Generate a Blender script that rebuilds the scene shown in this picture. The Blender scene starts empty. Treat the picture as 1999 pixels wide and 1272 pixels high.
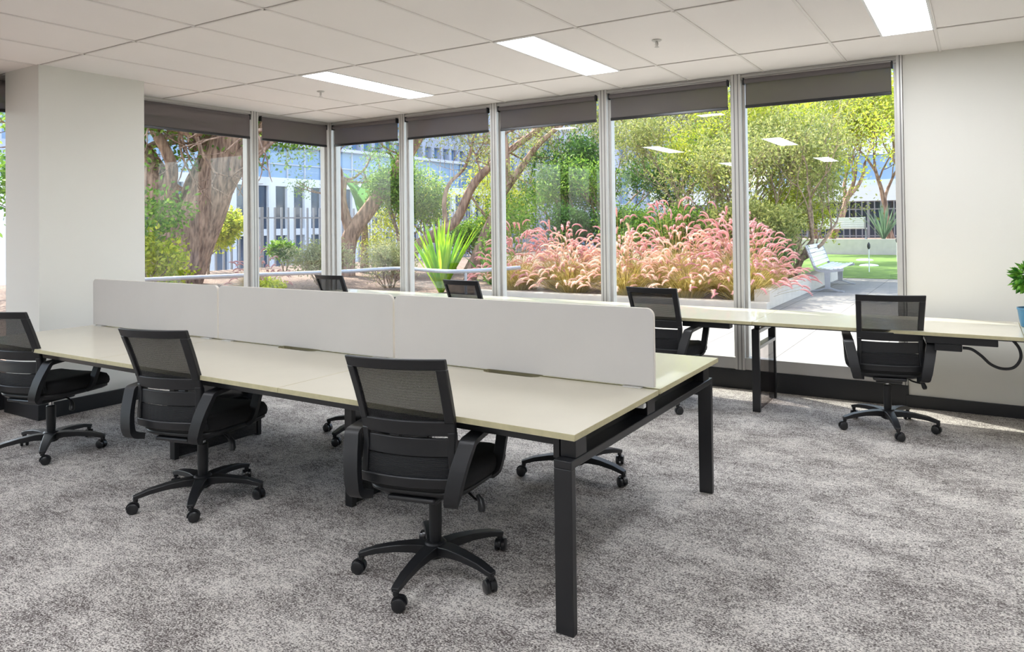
import bpy, math, random
from mathutils import Vector, Matrix
R = math.radians
sc = bpy.context.scene
col = sc.collection
random.seed(7)

# ------------------------------------------------------------------ camera
cam_d = bpy.data.cameras.new('camera'); cam = bpy.data.objects.new('camera', cam_d); col.objects.link(cam)
YAW, PITCH, ROLL, CAMH = R(30.293), R(.767), R(-.748), 1.3916
FPX, CX, CY = 1388.27, 1098.54, 417.32
r0 = Vector((math.cos(YAW), math.sin(YAW), 0)); f0 = Vector((-math.sin(YAW), math.cos(YAW), 0)); u0 = Vector((0, 0, 1))
Fw = f0*math.cos(PITCH)+u0*math.sin(PITCH); V0 = -f0*math.sin(PITCH)+u0*math.cos(PITCH)
Rt = r0*math.cos(ROLL)+V0*math.sin(ROLL); Up = -r0*math.sin(ROLL)+V0*math.cos(ROLL)
M = Matrix((Rt, Up, -Fw)).transposed().to_4x4(); M.translation = Vector((0, 0, CAMH))
cam.matrix_world = M
cam_d.sensor_width = 36; cam_d.lens = FPX/1999*36
cam_d.shift_x = (999.5-CX)/1999; cam_d.shift_y = (CY-636)/1999
cam_d.clip_start = .05; cam_d.clip_end = 500
sc.camera = cam
# ------------------------------------------------------------------ world, sun, exposure
SUN_DIR = Vector((.85, -.36, -1.15)).normalized()      # direction the sunlight travels
w = bpy.data.worlds.new('sky'); sc.world = w; w.use_nodes = True
nt = w.node_tree; bg = nt.nodes['Background']
sky = nt.nodes.new('ShaderNodeTexSky'); sky.sky_type = 'NISHITA'; sky.sun_disc = False
sky.sun_elevation = R(48); sky.sun_rotation = math.atan2(-SUN_DIR.x, -SUN_DIR.y); sky.dust_density = 2.0; sky.ozone_density = 1.5
hs = nt.nodes.new('ShaderNodeHueSaturation'); hs.inputs['Saturation'].default_value = .72
nt.links.new(sky.outputs[0], hs.inputs['Color']); nt.links.new(hs.outputs[0], bg.inputs[0]); bg.inputs[1].default_value = .55
sl = bpy.data.lights.new('sun', 'SUN'); sl.energy = 7.0; sl.angle = R(.6); sl.color = (1, .95, .86)
so = bpy.data.objects.new('sun', sl); col.objects.link(so)
so.rotation_euler = SUN_DIR.to_track_quat('-Z', 'Y').to_euler(); so.location = (-20, 10, 25)
sc.view_settings.view_transform = 'Standard'; sc.view_settings.look = 'None'
sc.view_settings.exposure = 0.6; sc.view_settings.gamma = 1; sc.view_settings.use_curve_mapping = False
sc.cycles.transparent_max_bounces = 24; sc.cycles.max_bounces = 10; sc.cycles.diffuse_bounces = 6
LAMP = 18.0

# ------------------------------------------------------------------ materials
def s2l(c): return tuple(((x/255)/12.92 if x/255 <= .04045 else ((x/255+.055)/1.055)**2.4) for x in c)
def mat(name, rgb, rough=.5, metal=0, noise=0, nscale=20, bump=0, bscale=200, spec=.5, rgb2=None, coat=0, stretch=1):
    m = bpy.data.materials.new(name); m.use_nodes = True; n = m.node_tree; b = n.nodes['Principled BSDF']
    c = s2l(rgb); b.inputs['Base Color'].default_value = (*c, 1); b.inputs['Roughness'].default_value = rough
    b.inputs['Metallic'].default_value = metal; b.inputs['Specular IOR Level'].default_value = spec
    b.inputs['Coat Weight'].default_value = coat
    tc = n.nodes.new('ShaderNodeTexCoord'); mp = n.nodes.new('ShaderNodeMapping'); mp.inputs['Scale'].default_value = (1, 1, stretch); n.links.new(tc.outputs['Object'], mp.inputs[0])
    nz = n.nodes.new('ShaderNodeTexNoise'); nz.inputs['Scale'].default_value = nscale; nz.inputs['Detail'].default_value = 6
    n.links.new(mp.outputs[0], nz.inputs['Vector'])
    cr = n.nodes.new('ShaderNodeValToRGB')
    d = s2l(rgb2) if rgb2 else tuple(x*(1-noise) for x in c)
    cr.color_ramp.elements[0].position = .35; cr.color_ramp.elements[1].position = .65
    cr.color_ramp.elements[0].color = (*d, 1); cr.color_ramp.elements[1].color = (*c, 1)
    n.links.new(nz.outputs['Fac'], cr.inputs[0]); n.links.new(cr.outputs[0], b.inputs['Base Color'])
    if bump:
        n2 = n.nodes.new('ShaderNodeTexNoise'); n2.inputs['Scale'].default_value = bscale; n2.inputs['Detail'].default_value = 4
        n.links.new(mp.outputs[0], n2.inputs['Vector'])
        bp = n.nodes.new('ShaderNodeBump'); bp.inputs['Strength'].default_value = bump; bp.inputs['Distance'].default_value = .01
        n.links.new(n2.outputs['Fac'], bp.inputs['Height']); n.links.new(bp.outputs[0], b.inputs['Normal'])
    return m
def emis(name, rgb, s):
    m = bpy.data.materials.new(name); m.use_nodes = True; n = m.node_tree
    e = n.nodes.new('ShaderNodeEmission'); e.inputs[0].default_value = (*s2l(rgb), 1); e.inputs[1].default_value = s
    n.links.new(e.outputs[0], n.nodes['Material Output'].inputs[0]); return m
def glass(name, tint=(1, 1, 1), refl=1.0):
    m = bpy.data.materials.new(name); m.use_nodes = True; n = m.node_tree
    t = n.nodes.new('ShaderNodeBsdfTransparent'); t.inputs[0].default_value = (*tint, 1)
    g = n.nodes.new('ShaderNodeBsdfGlossy'); g.inputs['Roughness'].default_value = 0.0
    fr = n.nodes.new('ShaderNodeFresnel'); ge = n.nodes.new('ShaderNodeNewGeometry'); mr = n.nodes.new('ShaderNodeMapRange')
    mr.inputs['To Min'].default_value = 1.45; mr.inputs['To Max'].default_value = 1/1.45      # same reflectance on both faces of the sheet
    n.links.new(ge.outputs['Backfacing'], mr.inputs['Value']); n.links.new(mr.outputs[0], fr.inputs[0])
    mu = n.nodes.new('ShaderNodeMath'); mu.operation = 'MULTIPLY'; mu.inputs[1].default_value = refl; n.links.new(fr.outputs[0], mu.inputs[0])
    mx = n.nodes.new('ShaderNodeMixShader'); n.links.new(mu.outputs[0], mx.inputs[0]); n.links.new(t.outputs[0], mx.inputs[1]); n.links.new(g.outputs[0], mx.inputs[2])
    n.links.new(mx.outputs[0], n.nodes['Material Output'].inputs[0]); return m
def screen_mat(name, rgb, open_, weave=0, ws=400, axis='Z', transl=0.0):
    m = bpy.data.materials.new(name); m.use_nodes = True; n = m.node_tree; b = n.nodes['Principled BSDF']
    b.inputs['Base Color'].default_value = (*s2l(rgb), 1); b.inputs['Roughness'].default_value = .8
    t = n.nodes.new('ShaderNodeBsdfTransparent'); mx = n.nodes.new('ShaderNodeMixShader'); mx.inputs[0].default_value = open_
    src = b.outputs[0]
    if transl:
        tr = n.nodes.new('ShaderNodeBsdfTranslucent'); tr.inputs[0].default_value = (*s2l(rgb), 1)
        m2 = n.nodes.new('ShaderNodeMixShader'); m2.inputs[0].default_value = transl
        n.links.new(src, m2.inputs[1]); n.links.new(tr.outputs[0], m2.inputs[2]); src = m2.outputs[0]
    if weave:
        tc = n.nodes.new('ShaderNodeTexCoord'); wv = n.nodes.new('ShaderNodeTexWave'); wv.bands_direction = axis
        wv.inputs['Scale'].default_value = ws; n.links.new(tc.outputs['Object'], wv.inputs['Vector'])
        mr = n.nodes.new('ShaderNodeMapRange'); mr.inputs['To Min'].default_value = open_-weave; mr.inputs['To Max'].default_value = open_+weave
        n.links.new(wv.outputs['Fac'], mr.inputs['Value']); n.links.new(mr.outputs[0], mx.inputs[0])
    n.links.new(src, mx.inputs[1]); n.links.new(t.outputs[0], mx.inputs[2])
    n.links.new(mx.outputs[0], n.nodes['Material Output'].inputs[0]); return m
def leaf_mat(name, a, b_, transl=.45):
    m = bpy.data.materials.new(name); m.use_nodes = True; n = m.node_tree; b = n.nodes['Principled BSDF']
    ge = n.nodes.new('ShaderNodeNewGeometry'); cr = n.nodes.new('ShaderNodeValToRGB')
    cr.color_ramp.elements[0].color = (*s2l(a), 1); cr.color_ramp.elements[1].color = (*s2l(b_), 1)
    n.links.new(ge.outputs['Random Per Island'], cr.inputs[0]); n.links.new(cr.outputs[0], b.inputs['Base Color']); b.inputs['Roughness'].default_value = .55
    b.inputs['Specular IOR Level'].default_value = .3
    t = n.nodes.new('ShaderNodeBsdfTranslucent'); n.links.new(cr.outputs[0], t.inputs[0])
    mx = n.nodes.new('ShaderNodeMixShader'); mx.inputs[0].default_value = transl
    n.links.new(b.outputs[0], mx.inputs[1]); n.links.new(t.outputs[0], mx.inputs[2]); n.links.new(mx.outputs[0], n.nodes['Material Output'].inputs[0]); return m
def carpet_mat():
    m = bpy.data.materials.new('carpet'); m.use_nodes = True; n = m.node_tree; b = n.nodes['Principled BSDF']
    b.inputs['Roughness'].default_value = .95; b.inputs['Specular IOR Level'].default_value = .1
    tc = n.nodes.new('ShaderNodeTexCoord')
    def noise(scale, det, sx, sy, rough=.6, rot=0):
        mp = n.nodes.new('ShaderNodeMapping'); mp.inputs['Scale'].default_value = (sx, sy, 1); mp.inputs['Rotation'].default_value = (0, 0, rot)
        n.links.new(tc.outputs['Object'], mp.inputs[0])
        z = n.nodes.new('ShaderNodeTexNoise'); z.inputs['Scale'].default_value = scale; z.inputs['Detail'].default_value = det; z.inputs['Roughness'].default_value = rough
        n.links.new(mp.outputs[0], z.inputs['Vector']); return z.outputs['Fac']
    def math_(op, a, bb):
        k = n.nodes.new('ShaderNodeMath'); k.operation = op
        for i, v in enumerate((a, bb)):
            if isinstance(v, (int, float)): k.inputs[i].default_value = v
            else: n.links.new(v, k.inputs[i])
        return k.outputs[0]
    big = noise(2.6, 12, 1.0, 1.5, .82)
    mid = noise(32, 6, 1, 1.6, .75)
    fine = noise(115, 2, 1, 1.5, .8)
    s = math_('ADD', math_('MULTIPLY', big, 1.5), math_('MULTIPLY', mid, 1.2))
    s = math_('ADD', s, math_('MULTIPLY', fine, 2.3)); s = math_('MULTIPLY', s, 1/5.0)
    cr = n.nodes.new('ShaderNodeValToRGB'); e = cr.color_ramp.elements
    e[0].position = .45; e[0].color = (*s2l((84, 78, 75)), 1); e[1].position = .55; e[1].color = (*s2l((208, 203, 196)), 1)
    k = cr.color_ramp.elements.new(.495); k.color = (*s2l((150, 145, 142)), 1)
    n.links.new(s, cr.inputs[0]); n.links.new(cr.outputs[0], b.inputs['Base Color'])
    bp = n.nodes.new('ShaderNodeBump'); bp.inputs['Strength'].default_value = .5; bp.inputs['Distance'].default_value = .004
    n.links.new(fine, bp.inputs['Height']); n.links.new(bp.outputs[0], b.inputs['Normal']); return m
def tile_mat(name, c1, c2, cj, sx, sy, mort=.006):
    m = bpy.data.materials.new(name); m.use_nodes = True; n = m.node_tree; b = n.nodes['Principled BSDF']; b.inputs['Roughness'].default_value = .8
    tc = n.nodes.new('ShaderNodeTexCoord'); br = n.nodes.new('ShaderNodeTexBrick'); br.offset = 0
    br.inputs['Color1'].default_value = (*s2l(c1), 1); br.inputs['Color2'].default_value = (*s2l(c2), 1); br.inputs['Mortar'].default_value = (*s2l(cj), 1)
    br.inputs['Scale'].default_value = 1; br.inputs['Brick Width'].default_value = sx; br.inputs['Row Height'].default_value = sy; br.inputs['Mortar Size'].default_value = mort
    n.links.new(tc.outputs['Object'], br.inputs['Vector'])
    nz = n.nodes.new('ShaderNodeTexNoise'); nz.inputs['Scale'].default_value = 3; nz.inputs['Detail'].default_value = 8; n.links.new(tc.outputs['Object'], nz.inputs['Vector'])
    mr = n.nodes.new('ShaderNodeMapRange'); mr.inputs['To Min'].default_value = .82; mr.inputs['To Max'].default_value = 1.08; n.links.new(nz.outputs['Fac'], mr.inputs['Value'])
    mx = n.nodes.new('ShaderNodeVectorMath'); mx.operation = 'MULTIPLY'; n.links.new(br.outputs['Color'], mx.inputs[0]); n.links.new(mr.outputs[0], mx.inputs[1])
    n.links.new(mx.outputs[0], b.inputs['Base Color']); return m

WALL = mat('wall_paint', (216, 214, 206), .85, noise=.02, nscale=1.5, bump=.03, bscale=300)
COLP = mat('column_paint', (220, 219, 212), .85, noise=.02, nscale=1.5)
CEIL = mat('ceiling_tile', (238, 233, 230), .95, noise=.015, nscale=2, bump=.05, bscale=400)
TBAR = mat('ceiling_grid', (224, 219, 215), .6)
TSHADE = mat('ceiling_painted_shadow', (165, 158, 152), .8)  # darker strip along each bar; the edge shade is painted in
CARPET = carpet_mat()
SKIRT = mat('black_skirting', (32, 33, 36), .45, noise=.1)
ALU = mat('window_aluminium', (196, 194, 190), .38, .35, noise=.04, nscale=8)
ALUD = mat('window_groove', (120, 118, 116), .5, .3)
GLASS = glass('window_glass', (.965, .985, .975), 1.0)
SMOKE = glass('smoked_acrylic', (.72, .69, .69), .8)
BLIND = screen_mat('blind_fabric', (112, 105, 104), .16, transl=.2)
BLK = mat('black_plastic', (24, 25, 28), .42, noise=.08, nscale=40)
BLKM = mat('black_metal', (24, 25, 28), .28, .0, noise=.05, nscale=10, spec=.6)
BLKG = mat('gloss_black_panel', (22, 23, 26), .06, .0, noise=.05, nscale=10, spec=.9)
FAB = mat('black_seat_fabric', (22, 22, 24), .9, noise=.2, nscale=300, bump=.2, bscale=800)
MESH = screen_mat('chair_mesh', (22, 22, 24), .34, .16, 62, 'Z')
MESHD = screen_mat('chair_mesh_dense', (26, 27, 30), .12, .08, 62, 'Z')
CHROME = mat('chrome', (200, 200, 200), .15, 1.0)
DTOP = mat('desk_laminate', (210, 204, 185), .30, noise=.03, nscale=6, coat=.6)
DTOPE = mat('desk_edge', (186, 178, 142), .5, noise=.12, nscale=30)
SCREEN = mat('screen_fabric', (196, 193, 189), .9, noise=.03, nscale=4, bump=.1, bscale=900)
SCREENE = mat('screen_edge', (222, 216, 206), .7)
DIFF = emis('lamp_diffuser', (244, 248, 255), LAMP)
WHITE = mat('white_paint', (236, 236, 236), .5, noise=.03)
BARK = mat('bark', (190, 154, 132), .95, nscale=14, rgb2=(112, 84, 72), bump=1.0, bscale=22, stretch=.16)
BARKL = mat('pale_bark', (178, 152, 128), .95, nscale=14, rgb2=(110, 90, 76), bump=.6, bscale=40)
PAVE = tile_mat('paving', (152, 146, 139), (141, 135, 129), (84, 80, 77), .9, .9)
CONC = mat('render_curb', (208, 198, 186), .9, noise=.1, nscale=5)
MULCH = mat('mulch', (158, 134, 120), 1, nscale=25, rgb2=(84, 66, 58), bump=1, bscale=60)
TURF = mat('putting_turf', (112, 140, 60), .95, nscale=3, rgb2=(88, 118, 48), bump=.3, bscale=300)
METG = mat('galvanised', (178, 180, 186), .4, .5, noise=.1)
FENC = mat('fence_grey', (150, 150, 158), .5, .2, noise=.1)
FENCD = mat('fence_dark', (70, 70, 74), .5, .2, noise=.1)
FACW = mat('facade_white', (236, 234, 238), .8, noise=.05, nscale=.6)
FACG = mat('facade_grey', (206, 204, 214), .8, noise=.1, nscale=.5)
WGL = mat('building_glass', (60, 88, 120), .08, .0, nscale=.25, rgb2=(34, 50, 72), spec=1.0)
WGB = mat('building_glass_blue', (150, 180, 208), .1, .0, nscale=.2, rgb2=(112, 146, 186), spec=1.0)

# ------------------------------------------------------------------ mesh helpers
class MB:
    def __init__(s): s.v = []; s.f = []; s.mi = []
    def add(s, vs, fs, mi=0):
        k = len(s.v); s.v.extend([tuple(p) for p in vs]); s.f.extend([tuple(i+k for i in f) for f in fs]); s.mi.extend([mi]*len(fs)); return s
    def box(s, x0, x1, y0, y1, z0, z1, mi=0):
        return s.add([(x0,y0,z0),(x1,y0,z0),(x1,y1,z0),(x0,y1,z0),(x0,y0,z1),(x1,y0,z1),(x1,y1,z1),(x0,y1,z1)],
              [(3,2,1,0),(4,5,6,7),(0,1,5,4),(1,2,6,5),(2,3,7,6),(3,0,4,7)], mi)
    def tube(s, pts, rad, n=8, mi=0, caps=True):
        pts = [Vector(p) for p in pts]; N = len(pts)
        if not hasattr(rad, '__len__'): rad = [rad]*N
        vs = []; ref = None
        for i, p in enumerate(pts):
            t = (pts[min(i+1, N-1)]-pts[max(i-1, 0)])
            t = t.normalized() if t.length > 1e-9 else Vector((0, 0, 1))
            if ref is None: ref = t.orthogonal().normalized()
            ref = (ref-t*ref.dot(t)); ref = ref.normalized() if ref.length > 1e-6 else t.orthogonal().normalized()
            b = t.cross(ref)
            for k in range(n):
                a = 2*math.pi*k/n; vs.append(p+(ref*math.cos(a)+b*math.sin(a))*rad[i])
        fs = [(i*n+k, i*n+(k+1) % n, (i+1)*n+(k+1) % n, (i+1)*n+k) for i in range(N-1) for k in range(n)]
        if caps: fs += [tuple(range(n-1, -1, -1)), tuple((N-1)*n+k for k in range(n))]
        return s.add(vs, fs, mi)
    def sweep(s, pts, side, w, t, mi=0):          # rectangular strap; side = width direction
        pts = [Vector(p) for p in pts]; N = len(pts); side = Vector(side).normalized()
        if not hasattr(w, '__len__'): w = [w]*N
        if not hasattr(t, '__len__'): t = [t]*N
        vs = []
        for i, p in enumerate(pts):
            tg = (pts[min(i+1, N-1)]-pts[max(i-1, 0)]).normalized(); nn = tg.cross(side).normalized()
            a = side*w[i]/2; b = nn*t[i]/2
            vs += [p-a-b, p+a-b, p+a+b, p-a+b]
        fs = [(i*4+k, i*4+(k+1) % 4, (i+1)*4+(k+1) % 4, (i+1)*4+k) for i in range(N-1) for k in range(4)]
        fs += [(3, 2, 1, 0), tuple((N-1)*4+k for k in range(4))]
        return s.add(vs, fs, mi)
    def lathe(s, prof, c=(0, 0, 0), n=24, mi=0):
        vs = []; N = len(prof)
        for r, z in prof:
            for k in range(n):
                a = 2*math.pi*k/n; vs.append((c[0]+r*math.cos(a), c[1]+r*math.sin(a), c[2]+z))
        fs = [(i*n+k, i*n+(k+1) % n, (i+1)*n+(k+1) % n, (i+1)*n+k) for i in range(N-1) for k in range(n)]
        fs += [tuple(range(n-1, -1, -1)), tuple((N-1)*n+k for k in range(n))]
        return s.add(vs, fs, mi)
    def cyl(s, c, ax, r, l, n=16, mi=0):
        ax = Vector(ax).normalized(); c = Vector(c)
        return s.tube([c-ax*l/2, c+ax*l/2], r, n, mi)
    def prism(s, poly, z0, z1, mi=0, mi_side=None):  # polygon in xy
        n = len(poly)
        s.add([(x, y, z0) for x, y in poly]+[(x, y, z1) for x, y in poly], [tuple(range(n-1, -1, -1)), tuple(range(n, 2*n))], mi)
        k = len(s.v)-2*n
        for i in range(n):
            s.f.append((k+i, k+(i+1) % n, k+n+(i+1) % n, k+n+i)); s.mi.append(mi if mi_side is None else mi_side)
        return s
    def build(s, name, m, parent=None, smooth=False, bevel=0, loc=None, rz=0, seg=2):
        me = bpy.data.meshes.new(name); me.from_pydata(s.v, [], s.f)
        ms = m if isinstance(m, (list, tuple)) else [m]
        for q in ms: me.materials.append(q)
        if len(ms) > 1: me.polygons.foreach_set('material_index', s.mi)
        if smooth:
            me.polygons.foreach_set('use_smooth', [True]*len(me.polygons))
            if smooth != 'all': me.set_sharp_from_angle(angle=R(40))
        me.update()
        o = bpy.data.objects.new(name, me); col.objects.link(o)
        if parent: o.parent = parent
        if loc is not None: o.location = loc
        if rz: o.rotation_euler.z = rz
        if bevel:
            bm_ = o.modifiers.new('bevel', 'BEVEL'); bm_.width = bevel; bm_.segments = seg; bm_.limit_method = 'ANGLE'; bm_.angle_limit = R(35)
        return o
def empty(name, loc, rz=0, label=None, cat=None, group=None, kind=None):
    o = bpy.data.objects.new(name, None); col.objects.link(o); o.location = loc; o.rotation_euler.z = rz; o.empty_display_size = .2
    tag(o, label, cat, group, kind); return o
def tag(o, label=None, cat=None, group=None, kind=None):
    for k, v in (('label', label), ('category', cat), ('group', group), ('kind', kind)):
        if v: o[k] = v
    return o
def copy_tree(o, parent=None):
    c = o.copy(); col.objects.link(c)
    if parent: c.parent = parent
    for ch in list(o.children): copy_tree(ch, c)
    return c
def struct(name, mb, m, **k):
    o = mb.build(name, m, **k); o['kind'] = 'structure'; return o

# ------------------------------------------------------------------ room
XW, YW, H = -6.594, 5.864, 2.615
XC, YC1, YC2 = -5.96, 2.571, 3.338
XR = 3.6; YB = -6.5; XE = -.469
struct('floor', MB().box(XW-.05, XR, YB, YW+.02, -.12, 0), CARPET)
struct('wall_right', MB().box(XE, XR+.2, YW, YW+.25, 0, H+.2), WALL)
struct('wall_side', MB().box(XR, XR+.2, YB, YW, 0, H+.2), WALL)
struct('wall_back', MB().box(XW-.25, XR+.2, YB-.2, YB, 0, H+.2), WALL)
struct('wall_left', MB().box(XW+.11, XC, YC1, YC2, 0, H).box(XW-.2, XW+.11, 2.76, YC2, 0, H), COLP)
struct('wall_far_left', MB().box(XW-.25, XW, YB, -3.0, 0, H+.2), WALL)
struct('baseboard_column', MB().box(XW+.11, XC+.014, YC1-.014, YC2+.014, 0, .115), SKIRT, bevel=.003)
struct('baseboard_right', MB().box(XE-.02, XR, YW-.018, YW, 0, .088), SKIRT, bevel=.003)
struct('baseboard_window', MB().box(XW+.02, XE+.001, YW-.014, YW+.05, 0, .158), SKIRT, bevel=.003)
struct('baseboard_left', MB().box(XW-.05, XW+.014, YC2+.014, YW, 0, .158).box(XW-.05, XW+.014, -3, 2.75, 0, .158), SKIRT, bevel=.003)

# ceiling: slab and T-bar grid
SX0, SX, SY0, SY = -5.3547, .642, 2.5904, 1.284
struct('ceiling', MB().box(XW-.25, XR+.2, YB-.2, YW+.25, H, H+.12), CEIL)
g = MB()
k = -2
while SX0+SX*k < XR:
    x = SX0+SX*k
    if x > XW: g.box(x-.009, x+.009, YB, YW-.001, H-.006, H+.001, 0); g.box(x-.013, x-.009, YB, YW-.001, H-.001, H+.001, 1)
    k += 1
k = -7
while SY0+SY*k < YW:
    y = SY0+SY*k
    g.box(XW, XR, y-.007, y+.007, H-.006, H+.001, 0); g.box(XW, XR, y-.012, y-.007, H-.001, H+.001, 1); k += 1
struct('trim_1', g, [TBAR, TSHADE])
# unseen upper-floor slab; its deep left overhang is added to block the sun
struct('sun_block_slab', MB().box(XW-2.4, XR+2, YB-1, YW+.12, H+.22, H+.6), FACW)

# windows
def window(name, ax, a0, a1, left_m, right_m):
    """ax 'x': on the window wall at Y=YW; ax 'y': on the left wall at X=XW. a0..a1 between mullion centres"""
    f = MB(); zb, zt = .159, H
    def bx(mb, p0, p1, d0, d1, z0, z1, mi=0):
        if ax == 'x': mb.box(p0, p1, YW+d0, YW+d1, z0, z1, mi)
        else: mb.box(XW-d1, XW-d0, p0, p1, z0, z1, mi)
    bx(f, a0, a1, -.004, .09, zb, .257)            # sill rail
    bx(f, a0, a1, .0, .09, 2.565, zt)              # head
    bx(f, a0, a1, -.012, .0, 2.585, 2.6)
    for (s, mside) in ((a0, left_m), (a1, right_m)):
        if not mside: continue
        lo, hi = (s, s+.04) if s == a0 else (s-.04, s)
        bx(f, lo, hi, -.02, .10, zb, zt)
        gl, gh = (s+.012, s+.020) if s == a0 else (s-.020, s-.012)
        bx(f, gl, gh, -.0215, -.019, zb, zt, 1)
        lo, hi = (s+.04, s+.062) if s == a0 else (s-.062, s-.04)
        bx(f, lo, hi, .03, .10, .257, 2.565)
    o = f.build(name, [ALU, ALUD], bevel=.0015, seg=1); o['kind'] = 'structure'
    p = MB(); bx(p, a0+.04, a1-.04, .062, .068, .25, 2.57); p.build('pane', GLASS, o)
    return o
bays = [-6.594, -5.452, -4.215, -2.975, -1.728, -.472]
for i in range(5): window('window_%d' % (i+1), 'x', bays[i], bays[i+1], True, True)
window('window_6', 'y', 4.838, YW, True, True)
window('window_7', 'y', YC2, 4.838, True, True)
window('window_8', 'y', 1.55, 2.76, True, True)
for i in range(4): window('window_%d' % (9+i), 'y', 1.55-1.1375*(i+1), 1.55-1.1375*i, True, True)  # unseen windows added to bring more blue skylight in from the left

def blind(ax, a0, a1, zb, label):
    L = a1-a0
    t = empty('roller_blind', ((a0+a1)/2, YW-.015, 2.55) if ax == 'x' else (XW+.015, (a0+a1)/2, 2.55), 0 if ax == 'x' else -math.pi/2, label, 'roller blind', 'grey roller blinds at the window heads')
    h = L/2-.055
    MB().tube([(-h, 0, -.0), (h, 0, -.0)], .021, 14).build('roller_tube', BLIND2, t, smooth=True)
    MB().box(-h, h, .018, .0195, zb-2.55, -.004).build('fabric', BLIND, t)
    MB().box(-h-.002, h+.002, .010, .026, zb-2.55-.024, zb-2.55+.002).build('hem_bar', BLKM, t, bevel=.004)
    for s in (-1, 1):
        MB().box(s*h-.006+s*.008, s*h+.006+s*.008, -.022, .022, -.03, .026).build('bracket', BLK, t, bevel=.003)
    return t
BLIND2 = mat('blind_roll', (98, 92, 92), .8)
pos = ['in the corner bay, over the thin bent trunk', 'above the spiky green flax', 'third from the corner, above the left of the pink grass', 'fourth from the corner, above the middle of the pink grass', 'widest one, next to the plain right wall']
for i in range(5): blind('x', bays[i]+.02, bays[i+1]-.02, 2.352, 'grey roller blind '+pos[i])
blind('y', 4.858, YW-.03, 2.34, 'grey roller blind on the left wall, in front of the white office block')
blind('y', YC2+.02, 4.818, 2.34, 'grey roller blind beside the column, above the thick tree trunk')
blind('y', 1.57, 2.74, 2.34, 'grey roller blind left of the column, cut off by the photo edge')

# ceiling lights
def light(x0, y0, label):
    t = empty('ceiling_light', (x0, y0, H), 0, label, 'ceiling light', 'recessed ceiling light panels')
    W, L = .321, 1.284
    f = MB(); e = .014
    for b in ((0, e, 0, L), (W-e, W, 0, L), (e, W-e, 0, e), (e, W-e, L-e, L)): f.box(*b, -.008, .002)
    f.build('frame', WHITE, t)
    MB().box(e, W-e, e, L-e, -.004, .001).build('diffuser', DIFF, t)
    return t
for xi, xl in ((-4.713+.005, 'left'), (-2.787+.005, 'middle'), (-.54, 'right')):
    n_ = {'left': 'white ceiling light panel nearest the column, above the divider screens', 'middle': 'white ceiling light panel in the middle of the ceiling, between the two sprinklers', 'right': 'white ceiling light panel at the top right, cut off by the photo edge'}[xl]
    light(xi, SY0+SY+.003, n_)
    for r_ in (1, 2):
        light(xi, SY0+SY-3.852*r_, 'white ceiling light panel behind the camera, seen only mirrored in the windows')
for y in (SY0+SY, SY0+SY-3.852, SY0+SY-7.704): light(1.386, y, 'white ceiling light panel out at the right, beyond the photo')
# sprinklers
def sprinkler(x, y, label):
    t = empty('fire_sprinkler', (x, y, H), 0, label, 'sprinkler', 'fire sprinkler heads on the ceiling')
    MB().lathe([(.032, 0), (.034, -.004), (.026, -.010), (.012, -.012)], n=20).build('rosette', ALU, t, smooth=True)
    m = MB().lathe([(.007, -.01), (.008, -.026), (.004, -.03), (.004, -.038)], n=12)
    for s in (-1, 1): m.tube([(s*.007, 0, -.012), (s*.011, 0, -.03), (s*.003, 0, -.046)], .0018, 6)
    m.lathe([(.002, -.044), (.016, -.047), (.016, -.049), (.002, -.050)], n=14); m.build('nozzle', ALU, t, smooth=True)
sprinkler(-5.114, 4.443, 'chrome fire sprinkler beside the ceiling light nearest the column')
sprinkler(-1.844, 4.438, 'chrome fire sprinkler in the ceiling above the right-hand windows')

# ------------------------------------------------------------------ desks
D = .688; TH = .022
X1, Y0, YM, Y1, DL = -1.17, 2.064, 2.795, 3.576, 1.4948
def desktop(mb_x0, mb_x1, y0, y1, parent, notch=None):
    g_ = .0015; x0, x1 = mb_x0+g_, mb_x1-g_
    if notch is None: poly = [(x0, y0), (x1, y0), (x1, y1), (x0, y1)]
    else:
        c = (x0+x1)/2; hw, dp = .16, .034
        if notch > 0: poly = [(x0, y0), (x1, y0), (x1, y1)]+[(c+hw*math.cos(a)*(1 if abs(math.cos(a)) < .99 else 1), y1-dp*min(1, 1.6*math.sin(a))) for a in [math.pi*i/16 for i in range(17)]]+[(x0, y1)]
        else: poly = [(x0, y1), (x0, y0)]+[(c-hw*math.cos(a), y0+dp*min(1, 1.6*math.sin(a))) for a in [math.pi*i/16 for i in range(17)]]+[(x1, y0), (x1, y1)]
    ox, oy = (x0+x1)/2, (y0+y1)/2
    m = MB().prism([(x-ox, y-oy) for x, y in poly], -TH, 0, 0, 1)
    return m.build('desktop', [DTOP, DTOPE], parent, loc=(ox-parent.location.x, oy-parent.location.y, D), bevel=.001, seg=1)
def closed_leg(parent, cx, y0, y1, ztop, wd=.05, im=None):
    px, py = parent.location.x, parent.location.y
    l = MB(); x0, x1 = cx-wd/2-px, cx+wd/2-px; a, b = y0-py, y1-py
    l.box(x0, x1, a, a+.028, 0, ztop); l.box(x0, x1, b-.028, b, 0, ztop); l.box(x0, x1, a+.028, b-.028, ztop-.028, ztop)
    l.box(x0, x1, a+.028, b-.028, ztop-.145, ztop-.120)
    o = l.build('panel_leg', BLKM, parent, bevel=.002)
    MB().box(x0+.008, x1-.008, a+.028, b-.028, .012, ztop-.145).build('infill_panel', im or BLKG, o)
    return o
bench = empty('desk_bench', (X1-1.5*DL, (Y0+Y1)/2, 0), 0, 'large black-framed bench of six pale maple desks with white divider screens along its middle', 'desk')
bx_, by_ = bench.location.x, bench.location.y
for i in range(3):
    xa, xb = X1-DL*(i+1), X1-DL*i
    desktop(xa, xb, Y0, YM-.012, bench, 1); desktop(xa, xb, YM+.008, Y1, bench, -1)
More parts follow.
